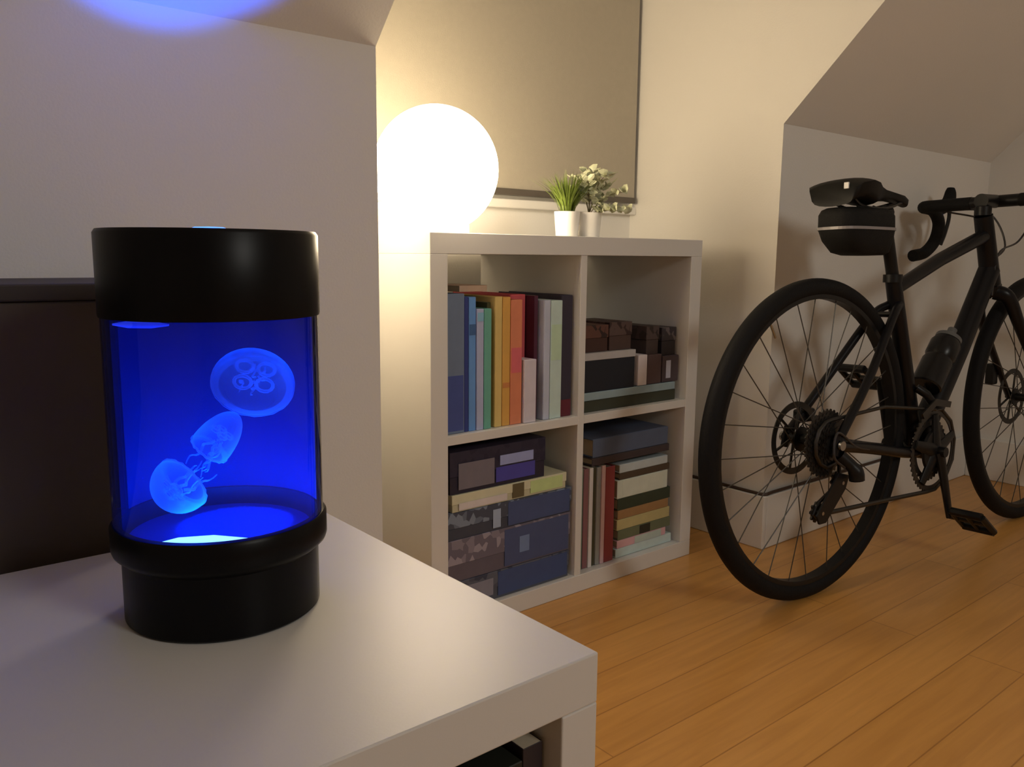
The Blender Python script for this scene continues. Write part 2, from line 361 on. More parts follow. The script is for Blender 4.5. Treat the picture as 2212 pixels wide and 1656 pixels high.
# ------------------------------------------------------------------ globe lamp
t = thing('globe_lamp', 'large glowing white glass globe lamp on the left end of the bookcase top', 'lamp', (.070,.082,.7702))
m = bpy.data.materials.new('glowing_opal_glass'); m.use_nodes = True
b = m.node_tree.nodes['Principled BSDF']; b.inputs['Base Color'].default_value = (.9,.88,.84,1); b.inputs['Roughness'].default_value = .25
b.inputs['Emission Color'].default_value = (1, .80, .53, 1); b.inputs['Emission Strength'].default_value = GLOBE_E
R0 = .117
prof = [(R0*math.cos(a), .0165+R0*.865+R0*math.sin(a)) for a in [math.radians(-60+150*i/28) for i in range(29)]]
prof[-1] = (0, prof[-1][1])
MB().lathe(prof, 64).build('glass_globe', m, t)
MB().lathe([(0,0),(.058,0),(.062,.003),(.062,.0165),(0,.0165)], 48).build('lamp_base', mat('white_plastic', (.8,.8,.78), .4), t)

# ------------------------------------------------------------------ potted plants
POT = mat('white_glazed_pot', (.86,.84,.82), .35)
SOIL = mat('dark_soil', (.05,.035,.02), .95, noise=.4, nscale=200)
def pot(t):
    MB().lathe([(0,0),(.0225,0),(.0235,.002),(.0275,.051),(.0275,.053),(.0255,.053),(.024,.046),(0,.046)], 40).build('pot', POT, t)
    MB().lathe([(.0245,.0465),(.015,.049),(0,.0495)], 24).build('soil', SOIL, t)
t = thing('potted_plant', 'bright green grassy plant in a small white pot on the bookcase', 'plant', (.402,.075,.7702)); pot(t)
mb = MB(); rnd = random.Random(3)
for i in range(300):
    a = rnd.uniform(0, 2*PI); ln = rnd.uniform(.050, .098); sp = rnd.uniform(.05, 1.0)**.8*ln*.85; r0 = rnd.uniform(0,.015)
    bx_, by_ = r0*math.cos(a), r0*math.sin(a); wdt = rnd.uniform(.0012,.0024); ux, uy = -math.sin(a), math.cos(a)
    pr = []
    for k in range(5):
        f = k/4; q = sp*f**1.6; ww = wdt*(1-f**2)+.0001
        z = .046+ln*f*(1-.25*f*sp/ln); pr.append((Vector((bx_+math.cos(a)*q-ux*ww, by_+math.sin(a)*q-uy*ww, z)), Vector((bx_+math.cos(a)*q+ux*ww, by_+math.sin(a)*q+uy*ww, z))))
    for k in range(4): mb.face([pr[k][0], pr[k][1], pr[k+1][1], pr[k+1][0]])
mb.build('foliage', mat('grass_green', (.10,.15,.012), .55, noise=.55, nscale=25), t)
t = thing('potted_plant', 'sparse pale grey-green leafy plant in a small white pot, right of grassy one', 'plant', (.4625,.070,.7702)); pot(t)
st = MB(); lf = MB(); rnd = random.Random(11)
stems = [(20,.050,.068),(70,.040,.085),(140,.040,.080),(200,.034,.060),(255,.045,.072),(310,.052,.085),(345,.072,.050),(0,.085,.030),(325,.080,.020),(95,.02,.098),(285,.018,.09)]
for (ad, out, ht) in stems:
    a = math.radians(ad-35); P = []
    for k in range(7):
        f = k/6; P.append(Vector((math.cos(a)*out*f**1.3, math.sin(a)*out*f**1.3, .046+ht*math.sin(f*PI*.5)*(1 if ht > .04 else 1-.5*f))))
    st.tube(P, [.0011*(1-.5*k/6) for k in range(7)], 6)
    for k in range(2, 7):
        for s_ in (-1, 1, -1.8, 1.7):
            c = P[k]; L_ = rnd.uniform(.009,.014)*.95; W_ = L_*.62
            d = Vector((math.cos(a+s_*1.1), math.sin(a+s_*1.1), rnd.uniform(-.2,.9))).normalized(); n2 = d.cross(Vector((rnd.uniform(-1,1),rnd.uniform(-1,1),rnd.uniform(-.4,.8)))).normalized()
            tip = c+d*L_*2; midu = d.cross(n2)*.002
            ring = [c, c+d*L_*.6+n2*W_, c+d*L_*1.4+n2*W_*.8, tip, c+d*L_*1.4-n2*W_*.8, c+d*L_*.6-n2*W_]
            cc = c+d*L_+midu
            for q in range(6): lf.face([ring[q], ring[(q+1)%6], cc])
st.build('stem', mat('pale_stem', (.20,.17,.08), .6), t)
lf.build('foliage', mat('sage_leaf', (.50,.52,.36), .5, noise=.4, nscale=60), t)

# ------------------------------------------------------------------ low white shelving unit (foreground)
ux0, ux1, uy0, uy1, uh, ut = -2.00, -.385, -.809, -.326, .415, .043
LAM = mat('white_laminate_low_unit', (.70, .685, .665), .40, spec=.5, bump=.03, bscale=400)
t = thing('low_shelf_unit', 'low white laminate shelf unit in the foreground carrying the blue lamp', 'shelf unit', (0,0,0))
MB().box((ux0,uy0,uh-ut), (ux1,uy1,uh)).build('top_board', LAM, t, bevel=.0015)
MB().box((ux0,uy0,0), (ux1,uy1,.0385)).build('bottom_board', LAM, t, bevel=.0015)
MB().box((ux1-.0385,uy0,.0385), (ux1,uy1,uh-ut)).build('side_panel', LAM, t, bevel=.0015)
MB().box((ux0,uy0,.0385), (ux0+.0385,uy1,uh-ut)).build('side_panel', LAM, t, bevel=.0015)
for k in (1,2,3):
    xx = ux1-.0385-k*.381
    MB().box((xx-.009,uy0+.002,.0385), (xx+.009,uy1-.002,uh-ut)).build('divider', LAM, t, bevel=.001)
g = 'books inside the low shelf unit'
book(-.448,-.4265,.0388,.345,-.790,.23,(30,20,20),'black-brown book at the right end inside the low unit',g,soft=True)
carton(-.566,-.452,.0392,.340,-.795,.25,(30,52,38),'dark green storage box inside the low unit in the foreground','box',None,lid=.20,lidrgb=(14,16,10),pic=[(.55,.80,.45,.62,(110,122,116)),(.1,.9,.66,.76,(34,72,46))],name='storage_box')
book(-.600,-.570,.0388,.332,-.790,.23,(36,14,24),'dark plum book left of the dark green storage box',g,soft=True)

# dark cabinet behind
t = thing('dark_cabinet', 'dark brown cabinet standing between low white unit and knee wall', 'cabinet', (-1.25,-.20,0))
DB = mat('dark_brown_veneer', (.075,.055,.042), .6, noise=.15, nscale=8)
MB().box((-.75,-.10,.03), (.73,.10,.680)).build('body', DB, t, bevel=.003)
MB().box((-.76,-.105,.6802), (.74,.102,.6975)).build('top_board', mat('black_brown_top', (.03,.02,.016), .6), t, bevel=.002)
for sx in (-.70,.68):
    for sy in (-.07,.07): MB().tube([(sx,sy,0),(sx,sy,.03)], .018, 16).build('foot', DB, t)

# ------------------------------------------------------------------ jellyfish lamp
JX, JY = -.583, -.530
t = thing('jellyfish_lamp', 'cylindrical black jellyfish lamp with glowing blue water on the white unit', 'lamp', (JX, JY, .4152))
BP = mat('black_plastic', (.004,.004,.005), .35, spec=.15)
MB().lathe([(0,0),(.0815,0),(.0835,.002),(.0835,.055),(.0905,.061),(.0915,.064),(.0915,.083),(.0895,.086),(.083,.086),(.083,.0615),(0,.0615)], 96).build('base', BP, t)
# cap with a vent that lets the light out on top
MB().lathe([(.0785,.262),(.0895,.262),(.0900,.264),(.0900,.330),(.088,.333),(.045,.3335),(.043,.333),(.043,.322),(0,.322),(0,.270),(.0785,.270)], 96).build('cap', BP, t)
ledm = bpy.data.materials.new('blue_led'); ledm.use_nodes = True; bb = ledm.node_tree.nodes['Principled BSDF']
bb.inputs['Base Color'].default_value = (.1,.2,.8,1); bb.inputs['Emission Color'].default_value = (.06,.20,1,1); bb.inputs['Emission Strength'].default_value = 3
MB().lathe([(0,.3365),(.012,.3360),(.020,.3325),(.021,.3225),(0,.3225)], 32).build('top_diode', ledm, t)
led2 = bpy.data.materials.new('blue_white_led'); led2.use_nodes = True; bb = led2.node_tree.nodes['Principled BSDF']
bb.inputs['Emission Color'].default_value = (.22,.58,1,1); bb.inputs['Emission Strength'].default_value = 3
# water: a clear blue body that veils what is behind it
def clear(name, color, diff, transp, roughg=.05, gl=.06):
    m = bpy.data.materials.new(name); m.use_nodes = True; nt = m.node_tree; nt.nodes.remove(nt.nodes['Principled BSDF'])
    N = nt.nodes.new; L = nt.links.new; out = nt.nodes['Material Output']
    tr = N('ShaderNodeBsdfTransparent'); tr.inputs[0].default_value = (*transp, 1)
    tl = N('ShaderNodeBsdfTranslucent'); tl.inputs[0].default_value = (*color, 1)
    df = N('ShaderNodeBsdfDiffuse'); df.inputs[0].default_value = (*color, 1)
    m0 = N('ShaderNodeMixShader'); m0.inputs[0].default_value = .5; L(tl.outputs[0], m0.inputs[1]); L(df.outputs[0], m0.inputs[2])
    m1 = N('ShaderNodeMixShader'); m1.inputs[0].default_value = diff; L(tr.outputs[0], m1.inputs[1]); L(m0.outputs[0], m1.inputs[2])
    g_ = N('ShaderNodeBsdfGlossy'); g_.inputs['Roughness'].default_value = roughg
    fr = N('ShaderNodeFresnel'); fr.inputs[0].default_value = 1.35
    if gl > 0:
        m2 = N('ShaderNodeMixShader'); L(fr.outputs[0], m2.inputs[0]); L(m1.outputs[0], m2.inputs[1]); L(g_.outputs[0], m2.inputs[2]); L(m2.outputs[0], out.inputs[0])
    else: L(m1.outputs[0], out.inputs[0])
    return m, m1
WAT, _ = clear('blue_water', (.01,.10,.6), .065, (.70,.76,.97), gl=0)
GLS, _ = clear('clear_acrylic', (.5,.6,.9), .015, (.96,.97,1.0), gl=1)
MB().lathe([(.0885,.0865),(.0885,.2618)], 96).build('tank_wall', GLS, t)
MB().lathe([(0,.0735),(.0810,.0735),(.0810,.260),(0,.260)], 96).build('water', WAT, t)
LINER = mat('blue_tank_liner', (.003,.03,.12), .55, spec=.2)
mb = MB(); ang0 = math.atan2(.761,.631)   # away from the room: the lamp's closed back
prs = []
for k in range(41):
    a = ang0+math.radians(-88+176*k/40); prs.append((math.cos(a), math.sin(a)))
for k in range(40):
    (a, b2), (c, d) = prs[k], prs[k+1]; r1, r2 = .0845, .0868
    q = [Vector((a*r1,b2*r1,.0865)), Vector((c*r1,d*r1,.0865)), Vector((c*r1,d*r1,.2615)), Vector((a*r1,b2*r1,.2615))]
    q2 = [Vector((a*r2,b2*r2,.0865)), Vector((c*r2,d*r2,.0865)), Vector((c*r2,d*r2,.2615)), Vector((a*r2,b2*r2,.2615))]
    mb.face(q); mb.face(q2[::-1])
bmesh.ops.remove_doubles(mb.bm, verts=mb.bm.verts[:], dist=1e-5)
mb.build('back_liner', LINER, t)
MB().lathe([(0,.0640),(.078,.0640),(.078,.0700),(0,.0700)], 64).build('reflector_plate', mat('blue_grey_plate', (.01,.12,.5), .45), t)
JRH, JFH = Vector((.771,-.637,0)), Vector((.631,.761,0))
c0 = JFH*-.046+JRH*.008+Vector((0,0,.0722))
MB().tube([c0-JRH*.044, c0-JRH*.030, c0, c0+JRH*.032, c0+JRH*.048], [.001,.0048,.0072,.0048,.001], 16).build('diode', led2, t)
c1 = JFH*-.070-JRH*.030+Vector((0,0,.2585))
reflm = mat('soft_blue_reflection', (.05,.1,.6), .4, emit=(.02,.05,1), estr=.55)
MB().tube([c1-JRH*.024, c1-JRH*.012, c1+JRH*.006, c1+JRH*.020], [.0008,.0028,.0028,.0008], 12).build('cap_reflection', reflm, t)  # glowing bar stands in for the blue reflection under the cap
def light(kind, name, loc, e, color, size=.01, spot=None, blend=.2, rot=(0,0,0)):
    l = bpy.data.lights.new(name, kind); l.energy = e; l.color = color
    if kind == 'AREA': l.shape = 'DISK'; l.size = size
    else: l.shadow_soft_size = size
    if spot: l.spot_size = math.radians(spot); l.spot_blend = blend
    o = bpy.data.objects.new(name, l); COL.objects.link(o); o.location = loc; o.rotation_euler = rot; return o
light('AREA', 'tank_light', (JX+.012, JY-.002, .4152+.0712), 1.0, LED, .10, rot=(PI,0,0))
light('SPOT', 'vent_light', (JX, JY, .4152+.341), 34.0, (.0,.11,1.0), .02, 44, .2, rot=Vector((-.175,-.62,-.765)).to_track_quat('Z','Y').to_euler())

# jellyfish
def jelly_mat():
    m = bpy.data.materials.new('jelly_silicone'); m.use_nodes = True; nt = m.node_tree; nt.nodes.remove(nt.nodes['Principled BSDF'])
    N = nt.nodes.new; L = nt.links.new; out = nt.nodes['Material Output']
    tr = N('ShaderNodeBsdfTransparent'); tr.inputs[0].default_value = (.9,.93,1,1)
    tl = N('ShaderNodeBsdfTranslucent'); tl.inputs[0].default_value = (.40,.72,1,1)
    df = N('ShaderNodeBsdfDiffuse'); df.inputs[0].default_value = (.40,.72,1,1)
    m0 = N('ShaderNodeMixShader'); m0.inputs[0].default_value = .5; L(tl.outputs[0], m0.inputs[1]); L(df.outputs[0], m0.inputs[2])
    lw = N('ShaderNodeLayerWeight'); lw.inputs[0].default_value = .35
    mr = N('ShaderNodeMapRange'); mr.inputs[3].default_value = .22; mr.inputs[4].default_value = .95; L(lw.outputs['Facing'], mr.inputs[0])
    m1 = N('ShaderNodeMixShader'); L(mr.outputs[0], m1.inputs[0]); L(tr.outputs[0], m1.inputs[1]); L(m0.outputs[0], m1.inputs[2]); L(m1.outputs[0], out.inputs[0])
    return m
JM = jelly_mat()
JR, JU, JF = Vector((.771,-.637,.0095)), Vector((.089,.1226,.988)), Vector((.631,.761,-.151))
def jelly(label, c, axis, a, h, tl_, seed):
    """bell of radius a and height h opening along -axis"""
    rnd = random.Random(seed); axis = Vector(axis).normalized()
    t = thing('toy_jellyfish', label, 'jellyfish', c, 'toy jellyfish floating in the blue lamp')
    q = axis.to_track_quat('Z', 'Y').to_matrix().to_4x4()
    outer = [(a*math.cos(x), h*math.sin(x)) for x in [math.radians(90*i/12) for i in range(13)]]; outer[-1] = (0, h)
    prof = [(a*.80,-h*.14),(a*.96,-h*.10)]+outer
    MB().lathe(prof, 40).build('bell', JM, t, xf=q)
    MB().tube([(a*.97*math.cos(2*PI*i/40), a*.97*math.sin(2*PI*i/40), -h*.08+.0006*math.sin(i*PI*.8)) for i in range(40)], .0011, 8, closed=True).build('rim', JM, t, xf=q)
    mb = MB()
    for k in range(4):
        ca, sa = math.cos(k*PI/2+.5), math.sin(k*PI/2+.5)
        mb.tube([(ca*a*.36+a*.20*math.cos(2*PI*i/14), sa*a*.36+a*.20*math.sin(2*PI*i/14), h*.42) for i in range(14)], .0016, 6, closed=True)
    mb.build('inner_ring', JM, t, xf=q)
    for k in range(5):
        ph = rnd.uniform(0, 2*PI); r0 = a*rnd.uniform(.1,.5); P = []; x, y, dx, dy = r0*math.cos(ph), r0*math.sin(ph), rnd.uniform(-.4,.4), rnd.uniform(-.4,.4)
        for i in range(12):
            f = i/11; P.append((x+dx*tl_*f*.5+.0022*math.sin(i*1.3+ph), y+dy*tl_*f*.5+.0022*math.cos(i*1.1+ph), -tl_*f+h*.2))
        MB().tube(P, [.0018*(1-.75*i/11) for i in range(12)], 6, flat=.5).build('tentacle', JM, t, xf=q)
    return t
zc = Vector((JX, JY, 0))
jelly('large pale toy jellyfish with an oval outline near the top of blue tank', zc+Vector((.0245,-.013,.6168))+JF*.012, (JR*.22+JU*.42+JF*-.45), .0365, .024, .018, 1)
jelly('slim slanting toy jellyfish in the middle of the blue tank', zc+Vector((-.005,.004,.561)), (JR*.62+JU*.72-JF*.15), .0180, .038, .034, 2)
jelly('round toy jellyfish low at the left of the blue tank', zc+Vector((-.031,.008,.5300)), (-JR*.35-JU*.42-JF*.55), .0255, .026, .030, 5)

# ------------------------------------------------------------------ bicycle
BK = thing('bicycle', 'black drop-bar bicycle standing on the oak floor before the knee wall', 'bicycle', (.765,-.325,0))
BK.rotation_euler = (math.radians(-2), 0, math.radians(-4))
RUB = mat('black_rubber', (.009,.009,.010), .65, spec=.15, bump=.3, bscale=300)
ALU = mat('black_anodised_metal', (.009,.009,.010), .38, spec=.25)
FRM = mat('satin_black_frame', (.007,.007,.009), .32, spec=.22)
STL = mat('steel', (.42,.42,.42), .3, metal=1)
DST = mat('dark_steel', (.06,.057,.054), .4, metal=.8)
TAPE = mat('black_bar_tape', (.008,.008,.008), .8, spec=.25, bump=.4, bscale=150)
SPK = mat('black_spoke', (.045,.04,.035), .4)
R = .345
def wheel(xc, name, rear):
    prof = [(.302,-.012),(.302,.012),(.310,.0135),(.318,.0115),(.3185,.007),(.3135,.0045),(.3135,-.0045),(.3185,-.007),(.318,-.0115),(.310,-.0135)]
    w_ = MB().lathe([(r,h) for r,h in prof], 96, axis='y', closed=True).build(name, ALU, BK); w_.location = (xc, 0, R)
    tp = []
    for i in range(20):
        a = 2*PI*i/20; tp.append((.3255+.0195*math.cos(a), .0195*math.sin(a)))
    MB().lathe(tp, 120, axis='y', closed=True).build('tyre', RUB, w_)
    if rear: hp = [(0,-.070),(.006,-.070),(.008,-.052),(.012,-.050),(.012,-.032),(.027,-.031),(.027,-.028),(.012,-.026),(.011,.022),(.027,.024),(.027,.027),(.012,.028),(.012,.050),(.008,.052),(.006,.070),(0,.070)]
    else: hp = [(0,-.060),(.006,-.060),(.009,-.050),(.011,-.038),(.024,-.036),(.024,-.033),(.011,-.031),(.011,.031),(.024,.033),(.024,.036),(.011,.038),(.009,.050),(.006,.060),(0,.060)]
    MB().lathe(hp, 32, axis='y').build('hub', ALU, w_)
    n = 28
    for k in range(n):
        s_ = 1 if k % 2 else -1; a = 2*PI*k/n; off = (1 if (k//2) % 2 else -1)*math.radians(62)
        y0 = s_*(.029 if rear else .035); fr = .024
        MB().tube([(fr*math.cos(a+off), y0, fr*math.sin(a+off)), (.303*math.cos(a), s_*.002, .303*math.sin(a))], .0012, 6).build('spoke', SPK, w_)
    # valve
    MB().tube([(.302*math.cos(2.1),0,.302*math.sin(2.1)),(.262*math.cos(2.1),0,.262*math.sin(2.1))], .0025, 8).build('valve', STL, w_)
    # brake disc, on the far (left) side
    prof = [(.066,.0405),(.080,.0405),(.080,.0425),(.066,.0425)]
    MB().lathe([(r,h+(0 if rear else .003)) for r,h in prof], 60, axis='y', closed=True).build('brake_disc', DST, w_)
    mb = MB()
    for k in range(6):
        a = 2*PI*k/6; yy = .0415+(0 if rear else .003); mb.tube([(.012*math.cos(a),yy,.012*math.sin(a)),(.068*math.cos(a+.3),yy,.068*math.sin(a+.3))], .003, 6)
    mb.build('disc_arm', DST, w_)
    return w_
rw = wheel(0, 'rear_wheel', True); fw = wheel(1.012, 'front_wheel', False)
# cassette (right side = towards the room)
def cog(mb, r, y, th=.0018, teeth=None, bore=.012):
    teeth = teeth or int(r*2*PI/.0127); n = teeth*4; A = []
    for yy in (y-th/2, y+th/2):
        o_ = []; i_ = []
        for k in range(n):
            a = 2*PI*k/n; rr = r+(.0032 if k % 4 in (1, 2) else -.0012)
            o_.append(mb.bm.verts.new((rr*math.cos(a), yy, rr*math.sin(a)))); i_.append(mb.bm.verts.new((bore*math.cos(a), yy, bore*math.sin(a))))
        A.append((o_, i_))
    (o0,i0),(o1,i1) = A
    for k in range(n):
        j = (k+1) % n
        mb.bm.faces.new((o0[k],o0[j],i0[j],i0[k])); mb.bm.faces.new((o1[k],i1[k],i1[j],o1[j]))
        mb.bm.faces.new((o0[k],o1[k],o1[j],o0[j])); mb.bm.faces.new((i0[k],i0[j],i1[j],i1[k]))
for i, r in enumerate([.070,.062,.055,.048,.042,.037,.032,.028,.025,.022]):
    mb = MB(); cog(mb, r, -.0335-.0024*i*.75); mb.build('sprocket', DST, rw)
MB().tube([(0,-.070,0),(0,-.0755,0)], .010, 16).build('axle_nut', STL, rw)
MB().tube([(0,.070,0),(0,.0755,0)], .010, 16).build('axle_nut', STL, rw)
# frame
BB = (.415,0,.278); STt = (.287,0,.690); HTb = (.752,0,.668); HTt = (.692,0,.842)
def q_(a, b, f): return tuple(a[i]+(b[i]-a[i])*f for i in range(3))
mb = MB()
mb.tube([HTb, HTt], [.024,.022], 24)
mb.tube([q_(HTb,HTt,.22), (.60,0,.51), BB], [.026,.027,.029], 24)
mb.tube([q_(HTb,HTt,.72), q_(HTt,STt,.5)[:1]+(0,.730), (STt[0]+.004,0,.660)], [.018,.0165,.015], 20)
mb.tube([BB, STt], [.021,.0175], 20)
mb.tube([(BB[0],-.038,BB[2]), (BB[0],.038,BB[2])], .024, 24)
for s_ in (-1,1):
    mb.tube(bez([(BB[0]-.01,s_*.022,BB[2]), (BB[0]-.09,s_*.034,BB[2]+.004), (.12,s_*.050,.322), (.0,s_*.062,R-.002)], 6), .0125, 14)
    mb.tube(bez([(STt[0]+.012,s_*.012,.628), (.25,s_*.026,.600), (.13,s_*.048,.475), (.0,s_*.062,R+.006)], 6), .0095, 14)
    mb.tube([(-.008,s_*.0625,R-.022), (.004,s_*.0625,R+.022)], .012, 12, flat=.5)
mb.tube([(.262,-.026,.606),(.262,.026,.606)], .007, 10)
mb.build('frame', FRM, BK)
MB().lathe([(.021,0),(.021,.018),(.0175,.018),(.0175,0)], 24, STt[:2]+(STt[2]-.012,), closed=True).build('seat_clamp', ALU, BK)
MB().tube([q_(BB,STt,.98), (.2525,0,.795), (.240,0,.828)], .0137, 20).build('seat_post', ALU, BK)
# fork
mb = MB(); AX = (1.012,0,R)
mb.tube([HTt, q_(HTt,HTb,1.09)], .014, 16)
for s_ in (-1,1):
    mb.tube(bez([(.758,s_*.010,.648), (.775,s_*.036,.632), (.820,s_*.047,.560), (.915,s_*.050,.455), (1.012,s_*.053,R)], 6), [.020-.0095*i/24 for i in range(25)], 16, flat=.75)
mb.tube([(.757,0,.665),(.764,0,.640)], [.024,.022], 20)
fk = mb.build('fork', FRM, BK)
# stem, spacers and drop bar
MB().lathe([(.020,0),(.020,.022),(.014,.024),(.014,0)], 24, (.689,0,.842)).build('headset_spacer', ALU, BK)
BX, BZ = .752, .880
MB().tube([(.676,0,.878),(.700,0,.880),(BX,0,BZ)], [.018,.016,.017], 18).build('stem', ALU, BK)
hb = MB().tube([(BX,-.09,BZ),(BX,.09,BZ)], .0155, 18).build('handlebar', ALU, BK)
for s_ in (-1,1):
    pts = bez([(BX,s_*.06,BZ),(BX,s_*.15,BZ),(BX+.012,s_*.195,BZ),(BX+.080,s_*.204,BZ-.006),(BX+.120,s_*.208,BZ-.040),(BX+.112,s_*.213,BZ-.088),(BX+.070,s_*.218,BZ-.122),(BX+.015,s_*.222,BZ-.132)], 6)
    MB().tube(pts, .0165, 16).build('bar_tape', TAPE, hb)
    hd = MB().tube(bez([(BX+.075,s_*.204,BZ-.002),(BX+.130,s_*.205,BZ+.004),(BX+.165,s_*.205,BZ+.030),(BX+.172,s_*.205,BZ+.062)], 5), [.018]*6+[.017]*6+[.016,.015,.013,.010], 16).build('brake_hood', TAPE, hb)
    MB().tube(bez([(BX+.166,s_*.205,BZ+.022),(BX+.172,s_*.206,BZ-.02),(BX+.156,s_*.207,BZ-.065),(BX+.136,s_*.208,BZ-.098)], 5), [.009]*4+[.0075]*12, 10, flat=.6).build('brake_lever', ALU, hb)
CAB = mat('black_cable_housing', (.03,.028,.03), .4)
for P in ([(BX+.02,-.15,BZ-.012),(BX+.085,-.07,BZ-.03),(BX+.095,-.02,BZ-.10),(.745,-.018,.745),(.705,-.026,.640)],
          [(BX+.02,.15,BZ-.012),(BX+.09,.06,BZ-.02),(BX+.10,.015,BZ-.11),(.77,.018,.72),(.72,.026,.655)],
          [(BX+.02,.14,BZ-.014),(BX+.075,.05,BZ-.05),(BX+.06,.03,BZ-.15),(.80,.050,.60),(.98,.058,.42)]):
    MB().tube(bez(P, 8), .0025, 8).build('cable_housing', CAB, BK)
# saddle
def saddle():
    bm = MB(); rows = []
    prof = [(.044,.056,.884),(.056,.065,.893),(.085,.071,.898),(.12,.062,.896),(.155,.046,.890),(.20,.028,.882),(.25,.022,.878),(.29,.019,.874),(.318,.012,.867)]
    n = 20
    for x, wd, z in prof:
        r = []
        for k in range(n):
            a = 2*PI*k/n; c, s_ = math.cos(a), math.sin(a)
            zz = z-(.010 if wd > .03 else .004)*(abs(c)**2.5)-( .0 if s_ >= 0 else (.046 if wd > .045 else .026 if wd > .025 else .020)*abs(s_)**.6)
            r.append(bm.bm.verts.new((x, wd*c*(1 if s_ >= 0 else .93), zz)))
        rows.append(r)
    for i in range(len(rows)-1):
        for k in range(n): bm.bm.faces.new((rows[i][k], rows[i][(k+1)%n], rows[i+1][(k+1)%n], rows[i+1][k]))
    bm.bm.faces.new(rows[0][::-1]); bm.bm.faces.new(rows[-1])
    return bm
sd = saddle().build('saddle', mat('black_saddle_leather', (.008,.008,.008), .5, spec=.2), BK, angle=70)
for s_ in (-1,1):
    MB().tube(bez([(.065,s_*.030,.862),(.11,s_*.024,.843),(.17,s_*.022,.838),(.23,s_*.020,.843),(.295,s_*.008,.857)], 6), .0035, 8).build('saddle_rail', DST, sd)
MB().box((.0415,-.038,.872),(.0455,-.027,.885)).build('saddle_glint', mat('white_glint', (.8,.8,.8), .4), sd, bevel=.001)  # white reflection dot on the saddle, modelled as a small block
MB().tube([(.225,0,.828),(.255,0,.834)], .016, 14).build('post_clamp', ALU, BK)
# crankset, chain, derailleurs, pedals
cs = MB().tube([(BB[0],-.078,BB[2]),(BB[0],.078,BB[2])], .012, 18).build('crank_axle', ALU, BK)
for r, y in ((.097,-.046),(.072,-.054+.016)):
    mb = MB(); cog(mb, r, y, .0025, bore=r-.012); mb.build('chainring', DST, cs, xf=Matrix.Translation((BB[0],0,BB[2])))
mb = MB()
for k in range(5):
    a = math.radians(20+72*k); mb.tube([(BB[0]+.01*math.cos(a),-.054,BB[2]+.01*math.sin(a)),(BB[0]+.088*math.cos(a),-.049,BB[2]+.088*math.sin(a))], [.018,.011], 10, flat=.5)
mb.lathe([(0,-.055),(.050,-.053),(.052,-.047),(0,-.046)], 40, (BB[0],0,BB[2]), axis='y')
mb.build('chainring_spider', ALU, cs)
ca = math.radians(-74); L_ = .172
pe = (BB[0]+L_*math.cos(ca), -.070, BB[2]+L_*math.sin(ca)); pu = (BB[0]-L_*math.cos(ca), .070, BB[2]-L_*math.sin(ca))
MB().tube([(BB[0],-.062,BB[2]),(BB[0]+.03*math.cos(ca),-.064,BB[2]+.03*math.sin(ca)),pe], [.017,.015,.011], 14, flat=.6).build('crank_arm', ALU, cs)
MB().tube([(BB[0],.062,BB[2]),(BB[0]-.03*math.cos(ca),.064,BB[2]-.03*math.sin(ca)),pu], [.017,.015,.011], 14, flat=.6).build('crank_arm', ALU, cs)
def pedal(c, s_):
    x, y, z = c; p_ = MB().tube([(x,y,z),(x,y+s_*.085,z)], .0055, 12).build('pedal', DST, BK)
    mb = MB(); y0, y1 = y+s_*.020, y+s_*.090
    tl = math.radians(-36)
    for ex in (-.040,.040):
        mb.tube([(x+ex*math.cos(tl),y0,z+ex*math.sin(tl)),(x+ex*math.cos(tl),y1,z+ex*math.sin(tl))], .010, 8)
    for yy in (y0, (y0+y1)/2, y1): mb.tube([(x-.040*math.cos(tl),yy,z-.040*math.sin(tl)),(x+.040*math.cos(tl),yy,z+.040*math.sin(tl))], .0075, 8)
    mb.build('pedal_cage', ALU, p_)
pedal(pe, -1); pedal(pu, 1)
# chain
def tangent_pts():
    mb = MB(); cy_ = -.046; ry = -.0435
    top = [(BB[0],cy_,BB[2]+.099),(.2,-.045,.405-.001),(.0,ry,R+.050)]
    back = [(.0+.050*math.cos(math.radians(a)), ry, R+.050*math.sin(math.radians(a))) for a in (110,140,170,200,230,260)]
    g1, g2 = (.020,-.048,.262), (-.048,-.050,.208)
    low = [(.034,-.045,R-.040),(.032,-.048,.272),(.014,-.049,.250),(-.052,-.050,.222),(-.060,-.050,.205),(-.046,-.050,.193),(-.030,-.050,.200),(.20,-.048,.190),(BB[0]-.02,cy_,BB[2]-.098)]
    front = [(BB[0]+.099*math.cos(math.radians(a)), cy_, BB[2]+.099*math.sin(math.radians(a))) for a in (-80,-50,-20,10,40,70)]
    return mb.tube(top+back+low+front, .0042, 8, closed=True, flat=1.2)
tangent_pts().build('chain', DST, BK)
rd = MB().tube(bez([(.006,-.064,R-.022),(.030,-.085,.292),(.034,-.088,.270)], 5), [.013]*5+[.016]*6, 12).build('rear_derailleur', ALU, BK)
MB().prism([(.042,.276),(.004,.286),(-.068,.205),(-.058,.186),(-.036,.186),(.030,.248)], 'y', -.066, -.061).build('cage_plate', ALU, rd, bevel=.001)
for (x,z) in ((.020,.262),(-.048,.208)):
    mb = MB(); cog(mb, .019, 0, .004, bore=.004); mb.build('jockey_wheel', DST, rd, xf=Matrix.Translation((x,-.050,z)))
    MB().tube([(x,-.046,z),(x,-.0665,z)], .004, 10).build('jockey_bolt', STL, rd)
MB().tube(bez([(.0,-.080,.300),(-.045,-.085,.330),(-.02,-.075,.375),(.06,-.066,.335),(.12,-.060,.320)], 6), .0025, 8).build('cable_housing', CAB, BK)
fd = MB().tube([(.372,-.022,.430),(.385,-.040,.415),(.402,-.045,.395)], .010, 12).build('front_derailleur', ALU, BK)
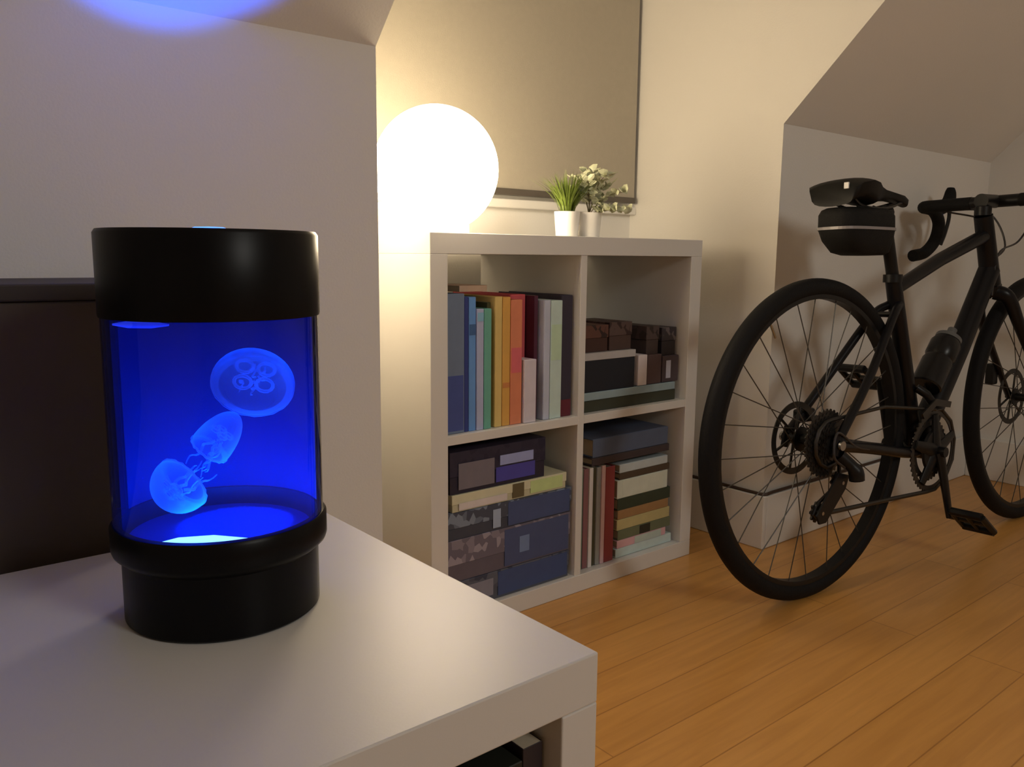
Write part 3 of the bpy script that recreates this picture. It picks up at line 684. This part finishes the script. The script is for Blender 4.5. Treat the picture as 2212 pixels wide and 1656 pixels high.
MB().prism([(.340,.375),(.400,.405),(.470,.392),(.465,.378),(.400,.388),(.350,.362)], 'y', -.057, -.053).build('cage_plate', DST, fd)
# calipers
MB().box((.030,.050,.372),(.085,.072,.402)).build('brake_caliper', ALU, BK, bevel=.005)
MB().box((.907,.052,.385),(.942,.074,.445)).build('brake_caliper', ALU, BK, bevel=.005)
# bottle cage + bottle along the down tube, and saddle bag: things of their own
def on_bike(o):
    o.matrix_world = BK.matrix_basis @ o.matrix_basis; return o
dd = (Vector(HTb)-Vector(BB)).normalized(); nn = Vector((-dd.z,0,dd.x))
MB().tube([Vector(BB)+dd*.13+nn*.026, Vector(BB)+dd*.13+nn*.072], .004, 8).tube([Vector(BB)+dd*.13+nn*.026, Vector(BB)+dd*.28+nn*.028], .004, 8).build('bottle_cage', ALU, BK)
bt = thing('water_bottle', 'black sports bottle held on the down tube of the bicycle', 'bottle')
rot = dd.to_track_quat('Z','Y').to_matrix().to_4x4(); rot.translation = Vector(BB)+dd*.135+nn*.066
bt.matrix_basis = BK.matrix_basis @ rot
BKm = mat('smoky_black_bottle', (.008,.008,.009), .3, spec=.3)
MB().lathe([(0,0),(.033,0),(.036,.004),(.036,.075),(.032,.085),(.036,.095),(.036,.130),(.030,.142),(0,.142)], 36).build('bottle_body', BKm, bt)
MB().lathe([(.0,.1425),(.031,.1425),(.031,.152),(.016,.162),(.011,.164),(.011,.178),(0,.179)], 30).build('bottle_cap', mat('grey_cap', (.10,.105,.11), .4), bt)
sb = thing('saddle_bag', 'black saddle bag with a grey reflective stripe under the bicycle saddle', 'bag')
sb.matrix_basis = BK.matrix_basis.copy()
def bag():
    mb = MB(); rows = []; n = 24
    # sections along z: (z, x centre, half x, half y)
    for z, xc, hx, hy in [(.738,.160,.050,.030),(.744,.152,.074,.038),(.768,.142,.090,.046),(.792,.137,.097,.050),(.822,.136,.097,.049),(.832,.136,.092,.044),(.837,.136,.080,.036)]:
        r = []
        for k in range(n):
            a = 2*PI*k/n; c, s_ = math.cos(a), math.sin(a); e = .55
            r.append(mb.bm.verts.new((xc+hx*math.copysign(abs(c)**e, c), hy*math.copysign(abs(s_)**e, s_), z)))
        rows.append(r)
    for i in range(len(rows)-1):
        for k in range(n): mb.bm.faces.new((rows[i][k],rows[i][(k+1)%n],rows[i+1][(k+1)%n],rows[i+1][k]))
    mb.bm.faces.new(rows[0][::-1]); mb.bm.faces.new(rows[-1]); return mb
bag().build('bag_body', mat('black_nylon', (.008,.008,.008), .75, spec=.25, bump=.4, bscale=400), sb, angle=50)
mb = MB(); n = 40; rr = []
for k in range(n+1):
    a = 2*PI*k/n; c, s_ = math.cos(a), math.sin(a); e = .55
    rr.append([(.1375+.0985*math.copysign(abs(c)**e, c), .0515*math.copysign(abs(s_)**e, s_), z) for z in (.7905,.7965)])
for k in range(n): mb.face([rr[k][0], rr[k+1][0], rr[k+1][1], rr[k][1]])
mb.build('reflective_stripe', mat('grey_reflective', (.30,.28,.29), .35), sb)
mb = MB()
for s_ in (-1,1): mb.tube([(.11,s_*.022,.8372),(.11,s_*.024,.8405)], .008, 8); mb.tube([(.17,s_*.020,.8372),(.17,s_*.022,.8395)], .008, 8)
mb.build('strap', mat('black_strap', (.02,.02,.02), .8), sb)
